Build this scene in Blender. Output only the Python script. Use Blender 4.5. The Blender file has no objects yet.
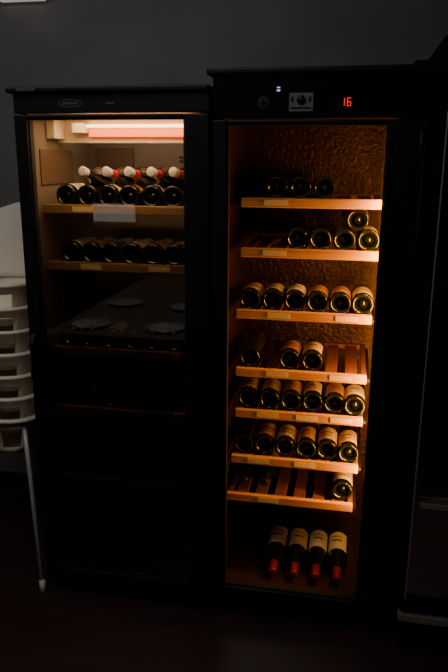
import bpy, bmesh, math, random
from mathutils import Matrix, Vector
random.seed(4)
C = bpy.context.scene.collection

# ---------------------------------------------------------------- materials
def mat(name, col, rough=0.5, metal=0.0, emis=None, estr=0.0, spec=0.5, bump=None, var=None, coat=0.0):
    m = bpy.data.materials.new(name); m.use_nodes = True
    nt = m.node_tree; b = nt.nodes['Principled BSDF']
    b.inputs['Base Color'].default_value = (*col, 1)
    b.inputs['Roughness'].default_value = rough
    b.inputs['Metallic'].default_value = metal
    b.inputs['Specular IOR Level'].default_value = spec
    b.inputs['Coat Weight'].default_value = coat
    if emis:
        b.inputs['Emission Color'].default_value = (*emis, 1)
        b.inputs['Emission Strength'].default_value = estr
    tc = nt.nodes.new('ShaderNodeTexCoord')
    if bump:
        scale, strength, dist = bump
        n = nt.nodes.new('ShaderNodeTexNoise'); n.inputs['Scale'].default_value = scale
        n.inputs['Detail'].default_value = 4
        nt.links.new(tc.outputs['Object'], n.inputs['Vector'])
        bp = nt.nodes.new('ShaderNodeBump'); bp.inputs['Strength'].default_value = strength
        bp.inputs['Distance'].default_value = dist
        nt.links.new(n.outputs['Fac'], bp.inputs['Height'])
        nt.links.new(bp.outputs['Normal'], b.inputs['Normal'])
    if var:
        scale, c2, stretch = var
        mp = nt.nodes.new('ShaderNodeMapping'); mp.inputs['Scale'].default_value = stretch
        n = nt.nodes.new('ShaderNodeTexNoise'); n.inputs['Scale'].default_value = scale
        n.inputs['Detail'].default_value = 6
        r = nt.nodes.new('ShaderNodeValToRGB')
        r.color_ramp.elements[0].position = 0.35; r.color_ramp.elements[1].position = 0.68
        r.color_ramp.elements[0].color = (*col, 1); r.color_ramp.elements[1].color = (*c2, 1)
        nt.links.new(tc.outputs['Object'], mp.inputs['Vector'])
        nt.links.new(mp.outputs['Vector'], n.inputs['Vector'])
        nt.links.new(n.outputs['Fac'], r.inputs['Fac'])
        nt.links.new(r.outputs['Color'], b.inputs['Base Color'])
    return m

def glass_mat(name, tint, ior):
    m = bpy.data.materials.new(name); m.use_nodes = True
    nt = m.node_tree; nt.nodes.clear()
    o = nt.nodes.new('ShaderNodeOutputMaterial'); mx = nt.nodes.new('ShaderNodeMixShader')
    t = nt.nodes.new('ShaderNodeBsdfTransparent'); g = nt.nodes.new('ShaderNodeBsdfGlossy')
    f = nt.nodes.new('ShaderNodeFresnel'); f.inputs['IOR'].default_value = ior
    t.inputs['Color'].default_value = (*tint, 1); g.inputs['Roughness'].default_value = 0.0
    g.inputs['Color'].default_value = (1, 1, 1, 1)
    nt.links.new(f.outputs[0], mx.inputs[0]); nt.links.new(t.outputs[0], mx.inputs[1])
    nt.links.new(g.outputs[0], mx.inputs[2]); nt.links.new(mx.outputs[0], o.inputs['Surface'])
    return m

M = {}
M['wall'] = mat('wall_plaster', (0.15, 0.142, 0.142), 0.8, bump=(30, .2, .004), var=(2.5, (0.20, 0.188, 0.188), (1, 1, 1)))
M['ceil'] = mat('ceiling_paint', (0.12, 0.12, 0.125), 0.9)
M['floor'] = mat('floor_dark_wood', (0.035, 0.014, 0.014), 0.5, bump=(40, .1, .002), var=(3, (0.055, 0.022, 0.02), (1, 9, 1)))
M['black'] = mat('black_enamel', (0.009, 0.009, 0.009), 0.42, spec=.3, bump=(300, .08, .001))
M['blackmatte'] = mat('black_matte_side', (0.007, 0.007, 0.007), 0.75, spec=.1)
M['blackgloss'] = mat('black_gloss_panel', (0.008, 0.008, 0.008), 0.2, spec=.3)
M['rubber'] = mat('rubber_gasket', (0.006, 0.006, 0.006), 0.7)
M['liner'] = mat('embossed_liner', (0.070, 0.022, 0.007), 0.36, metal=0.2, bump=(60, .8, .010))
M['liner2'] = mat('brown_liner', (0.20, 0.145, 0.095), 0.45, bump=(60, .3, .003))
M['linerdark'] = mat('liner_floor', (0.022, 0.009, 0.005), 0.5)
M['panel'] = mat('brown_panel', (0.13, 0.075, 0.04), 0.5)
M['wood'] = mat('shelf_beech', (0.62, 0.30, 0.045), 0.45, var=(6, (0.46, 0.20, 0.028), (1, 12, 12)))
M['wood2'] = mat('shelf_wood_dark', (0.30, 0.17, 0.06), 0.45, var=(6, (0.22, 0.12, 0.04), (1, 12, 12)))
M['slat'] = mat('shelf_slat_wood', (0.24, 0.08, 0.03), 0.5, var=(6, (0.16, 0.05, 0.018), (12, 1, 12)))
M['glassL'] = glass_mat('door_glass_smoked', (0.78, 0.76, 0.73), 2.1)
M['glassR'] = glass_mat('door_glass_clear', (0.9, 0.88, 0.85), 1.5)
M['bottle'] = mat('bottle_glass', (0.006, 0.008, 0.005), 0.13, spec=0.5, coat=0.2)
M['cream'] = mat('label_cream', (0.66, 0.53, 0.32), 0.6, var=(60, (0.52, 0.4, 0.22), (1, 1, 1)))
M['white'] = mat('label_white', (0.78, 0.74, 0.6), 0.6)
M['gold'] = mat('label_gold', (0.45, 0.22, 0.04), 0.45)
M['ink'] = mat('label_ink', (0.06, 0.02, 0.015), 0.6)
M['capred'] = mat('capsule_red', (0.42, 0.02, 0.016), 0.3)
M['capblk'] = mat('capsule_black', (0.015, 0.012, 0.012), 0.3)
M['capwht'] = mat('capsule_white', (0.75, 0.7, 0.65), 0.35)
M['capbur'] = mat('capsule_burgundy', (0.22, 0.012, 0.016), 0.3)
M['steel'] = mat('brushed_steel', (0.45, 0.44, 0.43), 0.32, metal=1.0)
M['trim'] = mat('satin_steel_trim', (0.30, 0.26, 0.23), 0.5, metal=.2)
M['fixture'] = mat('lamp_housing', (0.70, 0.56, 0.36), 0.5)
M['tube'] = mat('lamp_tube', (1, .9, .75), 0.4, emis=(1.0, 0.60, 0.30), estr=6)
M['tubered'] = mat('lamp_red_cover', (0.8, .15, .05), 0.4, emis=(1.0, 0.14, 0.035), estr=2.2)
M['plastic'] = mat('chair_plastic', (0.90, 0.81, 0.66), 0.4)
M['tubeleg'] = mat('chair_leg_metal', (0.75, 0.72, 0.66), 0.35, metal=0.2)
M['led'] = mat('red_led', (0.1, 0, 0), 0.5, emis=(1, 0.012, 0.006), estr=1.6)
M['ledb'] = mat('blue_led', (0.1, 0.1, .2), 0.5, emis=(0.5, 0.6, 1), estr=1.2)
M['tag'] = mat('paper_tag', (0.72, 0.55, 0.26), 0.7)
M['print'] = mat('grey_print', (0.12, 0.12, 0.12), 0.6)
M['sticker'] = mat('sticker', (0.18, 0.17, 0.16), 0.6)
M['table'] = mat('table_wood', (0.26, 0.21, 0.165), 0.35)
M['plate'] = mat('plate_china', (0.62, 0.62, 0.6), 0.2)
M['added_glow_panel'] = mat('added_panel_glow', (0.5, .5, .5), 0.5, emis=(0.95, 0.93, 0.9), estr=0.5)  # emission of the added panel behind the camera
M['lamp'] = mat('ceiling_lamp_glow', (1, 1, 1), 0.5, emis=(1.0, .9, .8), estr=.3)

# ---------------------------------------------------------------- helpers
def finish(bm, name, mats, parent=None, smooth=False, bevel=0.0):
    bmesh.ops.recalc_face_normals(bm, faces=bm.faces)
    me = bpy.data.meshes.new(name); bm.to_mesh(me); bm.free()
    for m in mats: me.materials.append(m)
    if smooth:
        for p in me.polygons: p.use_smooth = True
    ob = bpy.data.objects.new(name, me); C.objects.link(ob)
    if parent: ob.parent = parent
    if bevel > 0:
        b = ob.modifiers.new('bevel', 'BEVEL'); b.width = bevel; b.segments = 2
        b.limit_method = 'ANGLE'
    return ob

def bm_box(bm, x0, x1, y0, y1, z0, z1, mi=0):
    vs = [bm.verts.new((x, y, z)) for x in (x0, x1) for y in (y0, y1) for z in (z0, z1)]
    for f in ((0,1,3,2),(4,6,7,5),(0,4,5,1),(2,3,7,6),(0,2,6,4),(1,5,7,3)):
        fc = bm.faces.new([vs[i] for i in f]); fc.material_index = mi

def box(name, x0, x1, y0, y1, z0, z1, m, parent=None, bevel=0.0):
    bm = bmesh.new(); bm_box(bm, x0, x1, y0, y1, z0, z1)
    return finish(bm, name, [M[m]], parent, bevel=bevel)

def boxes(name, lst, m, parent=None, bevel=0.0):
    bm = bmesh.new()
    for b in lst: bm_box(bm, *b)
    return finish(bm, name, [M[m]], parent, bevel=bevel)

def empty(name):
    e = bpy.data.objects.new(name, None); e.empty_display_size = 0.1; C.objects.link(e); return e

def revolve(bm, prof, Mx, seg=24, mi=lambda z: 0):
    rings = []
    for r, z in prof:
        if r < 1e-5: rings.append([bm.verts.new(Mx @ Vector((0, 0, z)))])
        else: rings.append([bm.verts.new(Mx @ Vector((r*math.cos(2*math.pi*i/seg), r*math.sin(2*math.pi*i/seg), z))) for i in range(seg)])
    for k in range(len(rings)-1):
        a, b = rings[k], rings[k+1]; zc = (prof[k][1]+prof[k+1][1])/2
        for i in range(seg):
            j = (i+1) % seg
            if len(a) == 1 and len(b) == 1: continue
            if len(a) == 1: f = bm.faces.new((a[0], b[i], b[j]))
            elif len(b) == 1: f = bm.faces.new((a[i], a[j], b[0]))
            else: f = bm.faces.new((a[i], a[j], b[j], b[i]))
            f.smooth = True; f.material_index = mi(zc)

def tube(bm, pts, r, seg=10, mi=0):
    rings = []
    for k, p in enumerate(pts):
        p = Vector(p)
        d = (Vector(pts[min(k+1, len(pts)-1)]) - Vector(pts[max(k-1, 0)])).normalized()
        q = d.to_track_quat('Z', 'Y')
        rings.append([bm.verts.new(p + q @ Vector((r*math.cos(2*math.pi*i/seg), r*math.sin(2*math.pi*i/seg), 0))) for i in range(seg)])
    for k in range(len(rings)-1):
        for i in range(seg):
            j = (i+1) % seg
            f = bm.faces.new((rings[k][i], rings[k][j], rings[k+1][j], rings[k+1][i])); f.smooth = True; f.material_index = mi
    for rg in (rings[0], rings[-1]):
        f = bm.faces.new(rg); f.material_index = mi

# bottle ---------------------------------------------------------
BMATS = ['bottle', 'cream', 'white', 'gold', 'ink', 'capred', 'capblk', 'capwht', 'capbur']
PROF = [(0, .022), (.018, .016), (.028, .003), (.034, 0), (.0368, .004), (.0375, .012), (.0375, .188), (.0365, .2),
        (.032, .213), (.024, .226), (.0172, .24), (.015, .255), (.0147, .274), (.0147, .287), (.0162, .289), (.0162, .299), (.014, .301), (0, .301)]
def add_bottle(bm, x, y, z, neck_fwd=False, label=1, cap=5, pitch=0.0, yaw=0.0, roll=0.0, big=False, tip=None):
    """x,y,z = centre of the base disc; axis along +Y (base toward room) or -Y (neck toward room)"""
    if neck_fwd:
        R = Matrix.Rotation(yaw, 4, 'Z') @ Matrix.Rotation(-pitch, 4, 'X') @ Matrix.Rotation(math.pi/2, 4, 'X'); up = math.pi/2
    else:
        R = Matrix.Rotation(yaw, 4, 'Z') @ Matrix.Rotation(-math.pi/2 + pitch, 4, 'X'); up = -math.pi/2
    Mx = Matrix.Translation((x, y, z)) @ R
    revolve(bm, PROF, Mx, 24, lambda zc: (tip if (tip and zc > .274) else cap) if zc > .235 else 0)
    up += roll
    def patch(r, z0, z1, half, mi, n=12):
        pr = None
        for i in range(n+1):
            a = up - half + 2*half*i/n
            v0 = bm.verts.new(Mx @ Vector((r*math.cos(a), r*math.sin(a), z0)))
            v1 = bm.verts.new(Mx @ Vector((r*math.cos(a), r*math.sin(a), z1)))
            if pr:
                f = bm.faces.new((pr[0], v0, v1, pr[1])); f.material_index = mi; f.smooth = True
            pr = (v0, v1)
    if label:
        patch(.0379, .03, .15 if big else .135, 1.2, label)
        patch(.0381, .085, .095, .5, 4)
        patch(.0381, .06, .065, .6, 4)

def finish_bottles(bm):
    me = bpy.data.meshes.new('wine_bottles'); bm.normal_update()
    bm.to_mesh(me); bm.free()
    for k in BMATS: me.materials.append(M[k])
    ob = bpy.data.objects.new('wine_bottles', me); C.objects.link(ob); return ob
def bottle_row(specs):
    bm = bmesh.new()
    for s in specs: add_bottle(bm, **s)
    return finish_bottles(bm)

# ---------------------------------------------------------------- room
X0, X1, Y0, Y1, ZC = -3.2, 2.6, -5.0, 0.78, 2.75
box('floor', X0, X1, Y0, Y1, -0.1, 0, 'floor')
box('ceiling', X0, X1, Y0, Y1, ZC, ZC+.1, 'ceil')
box('wall_back', X0, X1, Y1, Y1+.1, 0, ZC, 'wall')
box('wall_left', X0-.1, X0, Y0, Y1, 0, ZC, 'wall')
box('wall_right', X1, X1+.1, Y0, Y1, 0, ZC, 'wall')
box('wall_front', X0, X1, Y0-.1, Y0, 0, ZC, 'wall')
box('baseboard_back', X0, X1, Y1-.015, Y1, 0, .09, 'black')
w = empty('added_glow_panel_1')  # unseen glowing panel added so the left door glass reflects a pale patch
box('pane', -2.42, -1.92, Y0, Y0+.01, 1.0, 1.2, 'added_glow_panel', w)
boxes('glow_panel_frame', [(-2.46, -2.42, Y0, Y0+.03, .96, 1.24), (-1.92, -1.88, Y0, Y0+.03, .96, 1.24), (-2.42, -1.92, Y0, Y0+.03, .96, 1.0),
                 (-2.42, -1.92, Y0, Y0+.03, 1.2, 1.24)], 'black', w)
wl = empty('wall_lamp')
box('lamp_body', -1.1, -.86, Y1-.05, Y1, 2.325, 2.35, 'steel', wl, .004)
box('lamp_diffuser', -1.08, -.88, Y1-.045, Y1-.005, 2.315, 2.325, 'lamp', wl)

# ---------------------------------------------------------------- cabinets
def shelf(name, x0, x1, zt, ya, yb, parent, tags=(), nsl=7, wood='wood'):
    s = []
    W = x1-x0
    boxes(name+'_front_rail', [(x0, x1, ya, ya+.02, zt-.031, zt)], wood, parent, .003)
    s += [(x0, x1, yb-.02, yb, zt-.022, zt-.004), (x0, x0+.018, ya+.02, yb-.02, zt-.022, zt-.004), (x1-.018, x1, ya+.02, yb-.02, zt-.022, zt-.004)]
    pitch = (W-.036)/nsl
    for i in range(nsl):
        c = x0+.018+pitch*(i+.5)
        s.append((c-pitch*.3, c+pitch*.3, ya+.02, yb-.02, zt-.02, zt-.008))
    boxes(name+'_slats', s, 'slat', parent, .0015)
    boxes(name+'_supports', [(x0-.012, x0-.001, ya+.03, yb, zt-.032, zt-.022), (x1+.001, x1+.012, ya+.03, yb, zt-.032, zt-.022)], 'rubber', parent)
    if tags:
        boxes(name+'_tags', [(t-.038, t+.038, ya-.0015, ya, zt-.024, zt-.006) for t in tags], 'tag', parent)

def cabinet(x0, x1, ztop, gx0, gx1, gz0, gz1, lx0, lx1, liner, gm, glname):
    e = empty('wine_cabinet')
    D = .70; lz0, lz1 = gz0-.005, gz1+.025; lyb = .60
    boxes('carcass', [(x0, lx0-.003, .05, D, .06, ztop-.02), (lx1+.003, x1, .05, D, .06, ztop-.02),
                      (lx0-.003, lx1+.003, lyb+.003, D, .06, ztop-.02),
                      (lx0-.003, lx1+.003, .05, lyb+.003, .06, lz0-.003), (lx0-.003, lx1+.003, .05, lyb+.003, lz1+.003, ztop-.02)], 'black', e, .003)
    boxes('top_cap', [(x0-.018, x1+(.0 if x1 < .3 else .003), -.012, D, ztop-.02, ztop)], 'black', e, .006)
    boxes('plinth', [(x0+.01, x1-.01, .04, D-.02, .015, .06)], 'black', e, .003)
    bm = bmesh.new()
    for fx in (x0+.05, x1-.05):
        for fy in (.08, D-.06):
            revolve(bm, [(0, 0), (.02, 0), (.02, .006), (.011, .008), (.011, .016), (0, .016)], Matrix.Translation((fx, fy, 0)), 16)
    finish(bm, 'feet', [M['rubber']], e)
    boxes('liner', [(lx0-.003, lx0, .05, lyb, lz0, lz1), (lx1, lx1+.003, .05, lyb, lz0, lz1), (lx0-.003, lx1+.003, lyb, lyb+.003, lz0, lz1),
                    (lx0-.003, lx1+.003, .05, lyb, lz1, lz1+.003)], liner, e)
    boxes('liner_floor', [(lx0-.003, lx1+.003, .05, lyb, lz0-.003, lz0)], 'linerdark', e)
    dz0, dz1 = .07, gz1+.012
    boxes('door_frame', [(x0, gx0, 0, .042, dz0, dz1), (gx1, x1, 0, .042, dz0, dz1), (gx0, gx1, 0, .042, dz0, gz0), (gx0, gx1, 0, .042, gz1, dz1)], 'black', e, .004)
    boxes('door_inner_bead', [(gx0, gx0+.004, .012, .038, gz0, gz1), (gx1-.004, gx1, .012, .038, gz0, gz1), (gx0, gx1, .012, .038, gz0, gz0+.004), (gx0, gx1, .012, .038, gz1-.004, gz1)], 'rubber', e)
    boxes('door_gasket', [(x0+.01, lx0-.002, .042, .05, dz0, dz1), (lx1+.004, x1-.01, .042, .05, dz0, dz1)], 'rubber', e)
    bm = bmesh.new(); vs = [bm.verts.new(p) for p in ((gx0, .02, gz0), (gx1, .02, gz0), (gx1, .02, gz1), (gx0, .02, gz1))]; bm.faces.new(vs)
    finish(bm, 'door_glass', [M[gm]], e)
    return e, (lx0, lx1, lz0, lz1, lyb)

# ---- left cabinet
cl, L = cabinet(-.658, -.004, 1.889, -.613, -.085, .125, 1.792, -.635, -.04, 'liner2', 'glassL', 'L')
boxes('fascia', [(-.658, -.004, .004, .05, 1.808, 1.869)], 'black', cl, .003)
bm = bmesh.new()
tube(bm, [(-.46+.04*math.cos(a)*1.0, .0035, 1.838+.011*math.sin(a)) for a in [i*math.pi/12 for i in range(25)]], .0012, 6)
finish(bm, 'oval_badge', [M['print']], cl)
boxes('fascia_print', [(-.485+.009*i, -.479+.009*i, .0028, .004, 1.834, 1.842) for i in range(6)] + [(-.635+.011*i, -.628+.011*i, -.0132, -.012, 1.875, 1.884) for i in range(6)]
      + [(-.34, -.31, .0028, .004, 1.835, 1.839)], 'print', cl)
bm = bmesh.new()
tube(bm, [(-.63, 0, 1.07), (-.63, -.028, 1.06), (-.632, -.034, 1.02), (-.632, -.034, .93), (-.63, -.028, .89), (-.63, 0, .88)], .010, 12)
finish(bm, 'door_handle', [M['black']], cl)
boxes('lamp_housing', [(-.633, -.042, .27, .285, 1.722, 1.812), (-.633, -.042, .285, .40, 1.78, 1.812), (-.633, -.042, .21, .27, 1.803, 1.812), (-.633, -.60, .18, .27, 1.735, 1.803), (-.07, -.042, .18, .27, 1.735, 1.803)], 'fixture', cl, .003)
boxes('lamp_sockets', [(-.555, -.505, .225, .27, 1.755, 1.790), (-.135, -.105, .225, .27, 1.745, 1.79)], 'fixture', cl, .004)
bm = bmesh.new()
tube(bm, [(-.505, .245, 1.780), (-.135, .245, 1.780)], .006, 14)
finish(bm, 'lamp_tube', [M['tube']], cl)
box('lamp_red_strip', -.50, -.14, .250, .2695, 1.744, 1.770, 'tubered', cl)
g = []
for i in range(9):
    for j in range(2):
        g.append((-.255+.022*i, -.240+.022*i, .594, .6, 1.655+.016*j, 1.664+.016*j))
boxes('vent_grille', g, 'rubber', cl)
boxes('side_panel', [(-.635, -.629, .12, .40, 1.575, 1.70)], 'panel', cl, .003)
boxes('back_panel', [(-.61, -.45, .588, .6, 1.56, 1.71)], 'panel', cl, .003)
LSH = [1.512, 1.312, .997, .765, .478]
for i, z in enumerate(LSH):
    shelf('shelf_%d' % (i+1), -.618, -.052, z, .09, .52, cl, tags=((-.47,) if i == 0 else (-.45, -.2) if i == 1 else ()), nsl=8, wood='wood2' if i < 3 else 'wood')  # lower rails take the lighter wood colour in place of missing light

# ---- right cabinet
cr, R = cabinet(.008, .655, 1.934, .052, .540, .132, 1.773, .032, .578, 'liner', 'glassR', 'R')
boxes('fascia', [(.008, .655, .002, .05, 1.790, 1.914)], 'blackgloss', cr, .003)
boxes('control_sticker', [(.243, .315, .0005, .002, 1.808, 1.861)], 'sticker', cr)
boxes('control_sticker_print', [(.249, .309, 0, .0005, 1.815, 1.820), (.249, .256, 0, .0005, 1.835, 1.850), (.302, .309, 0, .0005, 1.835, 1.850)], 'black', cr)
bm = bmesh.new()
revolve(bm, [(0, 0), (.013, 0), (.013, .004), (0, .004)], Matrix.Translation((.279, .0005, 1.841)) @ Matrix.Rotation(math.pi/2, 4, 'X'), 20)
finish(bm, 'control_knob', [M['black']], cr)
bm = bmesh.new()
for k in range(3):
    revolve(bm, [(.008+.004*k, 0), (.0092+.004*k, 0), (.0092+.004*k, .001), (.008+.004*k, .001)], Matrix.Translation((.165, .002, 1.834)) @ Matrix.Rotation(math.pi/2, 4, 'X'), 20)
finish(bm, 'emblem', [M['print']], cr)
boxes('blue_indicator', [(.205, .215, .0005, .002, 1.866, 1.870), (.205, .215, .0005, .002, 1.875, 1.878)], 'ledb', cr)
def seg(cx, cz, on, w=.010, h=.022, t=.0022):
    S = {'a': (cx-w/2, cx+w/2, cz+h/2-t/2, cz+h/2+t/2), 'g': (cx-w/2, cx+w/2, cz-t/2, cz+t/2), 'd': (cx-w/2, cx+w/2, cz-h/2-t/2, cz-h/2+t/2),
         'f': (cx-w/2-t/2, cx-w/2+t/2, cz, cz+h/2), 'b': (cx+w/2-t/2, cx+w/2+t/2, cz, cz+h/2),
         'e': (cx-w/2-t/2, cx-w/2+t/2, cz-h/2, cz), 'c': (cx+w/2-t/2, cx+w/2+t/2, cz-h/2, cz)}
    return [(S[k][0], S[k][1], .0005, .002, S[k][2], S[k][3]) for k in on]
boxes('temperature_display', seg(.402, 1.834, 'bc')+seg(.421, 1.834, 'afgedc'), 'led', cr)
boxes('door_hinge', [(.60, .658, -.016, .05, 1.934, 1.944)], 'black', cr, .003)
bm = bmesh.new()
tube(bm, [(.635, 0, 1.75), (.637, -.03, 1.74), (.638, -.036, 1.70), (.638, -.036, .5), (.637, -.03, .46), (.635, 0, .45)], .009, 12)
finish(bm, 'door_handle', [M['black']], cr)
RS = [(.085, .545, 1.546), (.085, .543, 1.381), (.0725, .531, 1.168), (.073, .526, .958), (.073, .523, .803), (.06, .5165, .623), (.045, .506, .469)]
tg = [(.20,), (.20,), (.22, .45), (.22, .44), (.19, .33, .45), (.16, .33), (.2,)]
for i, (a, b, z) in enumerate(RS):
    shelf('shelf_%d' % (i+1), a, b, z, .09, .52, cr, tags=tg[i], nsl=6)
boxes('led_strip_profile', [(.566, .576, .053, .07, .16, 1.76)], 'steel', cr)

# ---------------------------------------------------------------- bottles
def row(xs, z, labs, caps=None, y=.116, **k):
    out = []
    for i, x in enumerate(xs):
        out.append(dict(x=x, y=y+random.uniform(-.002, .01), z=z-.008+.0383, label=labs[i % len(labs)],
                        cap=(caps[i % len(caps)] if caps else random.choice([5, 6, 8])), roll=random.uniform(-.35, .35), **k))
    return out
bottle_row(row([.19, .27, .35], RS[0][2], [0, 0], y=.2))
s2 = row([.27, .347, .426, .505], RS[1][2], [0, 0, 3, 1])
s2.append(dict(x=.466, y=.13, z=RS[1][2]-.008+.0383+.066, label=1, cap=5, roll=.5))
bottle_row(s2)
bottle_row(row([.115, .192, .269, .346, .423, .498], RS[2][2], [1, 1, 2, 3, 3, 1]))
bottle_row(row([.116, .258, .337], RS[3][2], [0, 3, 1]))
bottle_row(row([.113, .190, .267, .344, .421, .492], RS[4][2], [1, 1, 3, 1, 3, 2]))
bottle_row(row([.100, .176, .252, .328, .404, .480], RS[5][2], [0, 3, 1, 3, 1, 1]))
bottle_row([dict(x=.10, y=.44, z=RS[6][2]+.03, neck_fwd=True, label=0, cap=6), dict(x=.178, y=.44, z=RS[6][2]+.03, neck_fwd=True, label=3, cap=6)]
           + row([.466], RS[6][2], [2]))
zb = R[2]+.0385
bottle_row([dict(x=x, y=.375, z=zb, neck_fwd=True, label=l, cap=8, big=True, roll=random.uniform(-.15, .15)) for x, l in ((.225, 1), (.305, 1), (.385, 2), (.464, 2))])
l1 = row([-.546, -.468, -.390, -.312, -.234, -.156], LSH[0], [1, 0, 1, 3, 1, 0])
for x, c in ((-.420, 6), (-.335, 5), (-.255, 5), (-.175, 5), (-.097, 5)):
    l1.append(dict(x=x, y=.395, z=LSH[0]-.008+.062, neck_fwd=True, label=1, cap=c, pitch=.20, yaw=-.18, tip=7))
bottle_row(l1)
bottle_row(row([-.54, -.463, -.386, -.309, -.232, -.155], LSH[1], [1, 3, 0, 1, 3, 0]))
bottle_row(row([-.56, -.48, -.40, -.32, -.24, -.16], LSH[2], [3, 0, 1, 0]))
bottle_row(row([-.56, -.48, -.40, -.32, -.24, -.12], LSH[3], [0, 1, 3, 0, 1]))
bottle_row(row([-.50, -.42, -.30, -.20], LSH[4], [0, 1]))
bm = bmesh.new()
for x in (-.38, -.30, -.215):
    revolve(bm, PROF, Matrix.Translation((x, .33, L[2]+.001)), 24, lambda zc: 6 if zc > .245 else 0)
finish_bottles(bm)

# ---------------------------------------------------------------- third tall unit on the right
f = empty('glass_door_refrigerator')
fx0, fx1, fy = .673, 1.36, -.10
boxes('carcass', [(fx0, fx0+.04, fy+.05, .6, .05, 2.0), (fx1-.04, fx1, fy+.05, .6, .05, 2.0), (fx0+.04, fx1-.04, .56, .6, .05, 2.0),
                  (fx0+.04, fx1-.04, fy+.05, .56, .05, .15), (fx0+.04, fx1-.04, fy+.05, .56, 1.9, 2.0)], 'blackmatte', f, .003)
boxes('door_frame', [(fx0, fx0+.012, fy, fy+.045, .2, 1.84), (fx1-.04, fx1, fy, fy+.045, .2, 1.84), (fx0+.012, fx1-.04, fy, fy+.045, .2, .24), (fx0+.012, fx1-.04, fy, fy+.045, 1.80, 1.84)], 'blackmatte', f, .003)
boxes('steel_trim', [(fx0+.018, fx0+.023, fy-.003, fy+.04, .24, 1.80), (fx0+.002, fx1-.01, fy-.002, fy+.04, .155, .182), (fx0+.04, fx0+.40, fy-.004, fy, .585, .605)], 'trim', f, .002)
boxes('header_panel', [(fx0, fx1, fy, fy+.045, 1.86, 1.99)], 'blackmatte', f, .002)
bm = bmesh.new(); vs = [bm.verts.new(p) for p in ((fx0+.02, fy+.02, .24), (fx1-.04, fy+.02, .24), (fx1-.04, fy+.02, 1.8), (fx0+.02, fy+.02, 1.8))]; bm.faces.new(vs)
finish(bm, 'door_glass', [M['glassL']], f)
boxes('shelves', [(fx0+.041, fx1-.041, fy+.07, .55, z, z+.02) for z in (.58, .95, 1.3, 1.6)], 'steel', f)
boxes('toe_kick', [(fx0+.02, fx1-.02, fy+.06, .58, .0, .05)], 'black', f)

# ---------------------------------------------------------------- stacked high chairs
def high_chair(cx, cy, oz, legs):
    e = empty('high_chair')
    lv = [(.520, .105, .10), (.522, .125, .12), (.55, .14, .135), (.60, .155, .15), (.65, .17, .165), (.69, .185, .18), (.694, .212, .205), (.684, .216, .209)]
    bm = bmesh.new(); N = 32; rings = []
    for z, a, b in lv:
        rg = []
        for i in range(N):
            t = 2*math.pi*i/N; c, s = math.cos(t), math.sin(t); p = .6
            rg.append(bm.verts.new((cx+a*math.copysign(abs(c)**p, c), cy+b*math.copysign(abs(s)**p, s), z+oz)))
        rings.append(rg)
    bm.faces.new(rings[0])
    for k in range(len(rings)-1):
        for i in range(N):
            if k in (2, 3) and (20 <= i <= 22 or 25 <= i <= 27): continue   # leg openings in the front
            j = (i+1) % N
            bm.faces.new((rings[k][i], rings[k][j], rings[k+1][j], rings[k+1][i]))
    o = finish(bm, 'seat_shell', [M['plastic']], e, smooth=True)
    sd = o.modifiers.new('s', 'SOLIDIFY'); sd.thickness = .004
    bm = bmesh.new(); n, m = 14, 14; gr = []
    for j in range(m+1):
        t = j/m; wv = .165*(1-.12*t)*(1 if t < .55 else math.sqrt(max(0.02, 1-((t-.55)/.455)**2)))
        rw = []
        for i in range(n+1):
            s = -1+2*i/n; z = .66+.30*t
            rw.append(bm.verts.new((cx+wv*s, cy+.165+.30*(z-.66)-.07*(s*wv/.165)**2, z+oz)))
        gr.append(rw)
    for j in range(m):
        for i in range(n): bm.faces.new((gr[j][i], gr[j][i+1], gr[j+1][i+1], gr[j+1][i]))
    o = finish(bm, 'backrest', [M['plastic']], e, smooth=True)
    sd = o.modifiers.new('s', 'SOLIDIFY'); sd.thickness = .006
    if not legs: return
    bm = bmesh.new()
    for sx in (-1, 1):
        for sy in (-1, 1):
            tube(bm, [(cx+sx*.15, cy+sy*.14, oz+.66), (cx+sx*.17, cy+sy*.16, oz+.5), (cx+sx*.24, cy+sy*.25, oz+.006)], .0095, 10)
    finish(bm, 'legs', [M['tubeleg']], e, smooth=True)
    bm = bmesh.new()
    for sx in (-1, 1):
        for sy in (-1, 1):
            tube(bm, [(cx+sx*.234, cy+sy*.2425, oz+.045), (cx+sx*.241, cy+sy*.2512, oz+0.0)], .0125, 10)
    finish(bm, 'leg_caps', [M['plastic']], e, smooth=True)
for i in range(7): high_chair(-.920, .26, i*.088, i == 0)

# ---------------------------------------------------------------- dining table behind (seen in glass reflections)
t = empty('dining_table')
box('table_top', -1.17, -.38, -3.1, -1.12, .72, .75, 'table', t, .006)
boxes('table_legs', [(a, a+.05, b, b+.05, 0, .72) for a in (-1.14, -.46) for b in (-3.05, -1.20)], 'table', t)
def plate(x, y):
    bm = bmesh.new(); revolve(bm, [(0, .004), (.06, .004), (.075, .008), (.11, .018), (.112, .016), (.07, .002), (.05, 0), (0, 0)], Matrix.Translation((x, y, .7505)), 32)
    finish(bm, 'dinner_plate', [M['plate']])
plate(-.54, -1.30); plate(-.98, -1.30); plate(-.55, -1.85); plate(-.98, -1.9)

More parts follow.
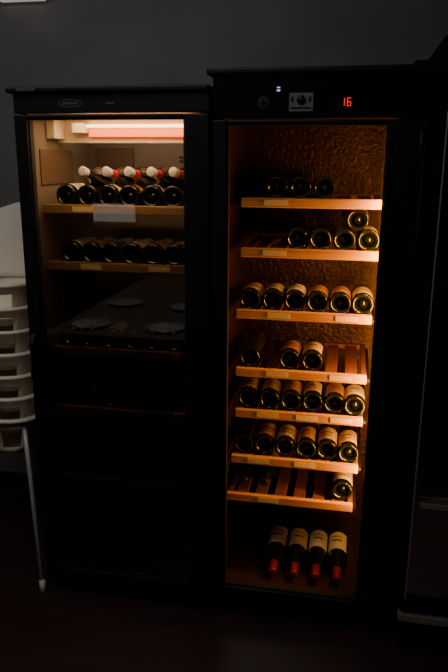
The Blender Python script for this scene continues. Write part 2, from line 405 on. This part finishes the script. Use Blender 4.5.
# ---------------------------------------------------------------- lights
def area(name, loc, direction, sx, sy, power, col):
    l = bpy.data.lights.new(name, 'AREA'); l.shape = 'RECTANGLE'; l.size = sx; l.size_y = sy; l.energy = power; l.color = col
    o = bpy.data.objects.new(name, l); C.objects.link(o); o.location = loc
    o.rotation_euler = Vector(direction).to_track_quat('-Z', 'Y').to_euler(); return o
o = area('cabinet_led_light', (.561, .0600, 1.05), (-1, .7, 0), .010, 1.14, 14, (1.0, .42, .065)); o.parent = cr
o = area('cabinet_lamp_light', (-.33, .16, 1.80), (0, .08, -1), .45, .12, 2.8, (1.0, .70, .40)); o.parent = cl
o = area('cabinet_rear_fill', (-.33, .34, 1.775), (0, .8, -1), .5, .05, 1.1, (1.0, .76, .50)); o.parent = cl  # extra emitter added to brighten the back wall behind the lamp housing
area('ceiling_light', (-.6, -1.8, 2.7), (0, 0, -1), 1.6, 1.2, 10, (1.0, .95, .93))
area('wall_fill_light', (-.9, -.6, 2.70), (0, 1, -.6), 2.2, .15, 5.0, (1.0, .96, .96))  # area light added to lift the back wall, no known fixture
sl = bpy.data.lights.new('chair_fill_spot', 'SPOT'); sl.energy = 9; sl.color = (1.0, .9, .78); sl.spot_size = math.radians(24); sl.spot_blend = .8; sl.shadow_soft_size = .05  # spot added only to brighten the chair stack
so = bpy.data.objects.new('chair_fill_spot', sl); C.objects.link(so); so.location = (-1.25, -1.7, 2.68)
so.rotation_euler = (Vector((-.98, .1, 1.05)) - so.location).to_track_quat('-Z', 'Y').to_euler()
wd = bpy.data.worlds.new('World'); bpy.context.scene.world = wd; wd.use_nodes = True
wd.node_tree.nodes['Background'].inputs[0].default_value = (.02, .02, .025, 1)
wd.node_tree.nodes['Background'].inputs[1].default_value = 0.2

# ---------------------------------------------------------------- camera
yaw, p, roll = math.radians(10.8), math.radians(14.8), math.radians(.39)
h = Vector((-math.sin(yaw), math.cos(yaw), 0)); r = Vector((math.cos(yaw), math.sin(yaw), 0)); z = Vector((0, 0, 1))
fw = h*math.cos(p)-z*math.sin(p); up = h*math.sin(p)+z*math.cos(p)
r2 = r*math.cos(roll)+up*math.sin(roll); u2 = up*math.cos(roll)-r*math.sin(roll)
cam = bpy.data.cameras.new('camera'); co = bpy.data.objects.new('camera', cam); C.objects.link(co)
cam.sensor_fit = 'VERTICAL'; cam.sensor_height = 36; cam.lens = 660/672*36; cam.clip_start = .02
mw = Matrix((r2, u2, -fw)).transposed().to_4x4(); mw.translation = Vector((.449, -2.1, 1.66)); co.matrix_world = mw
bpy.context.scene.camera = co
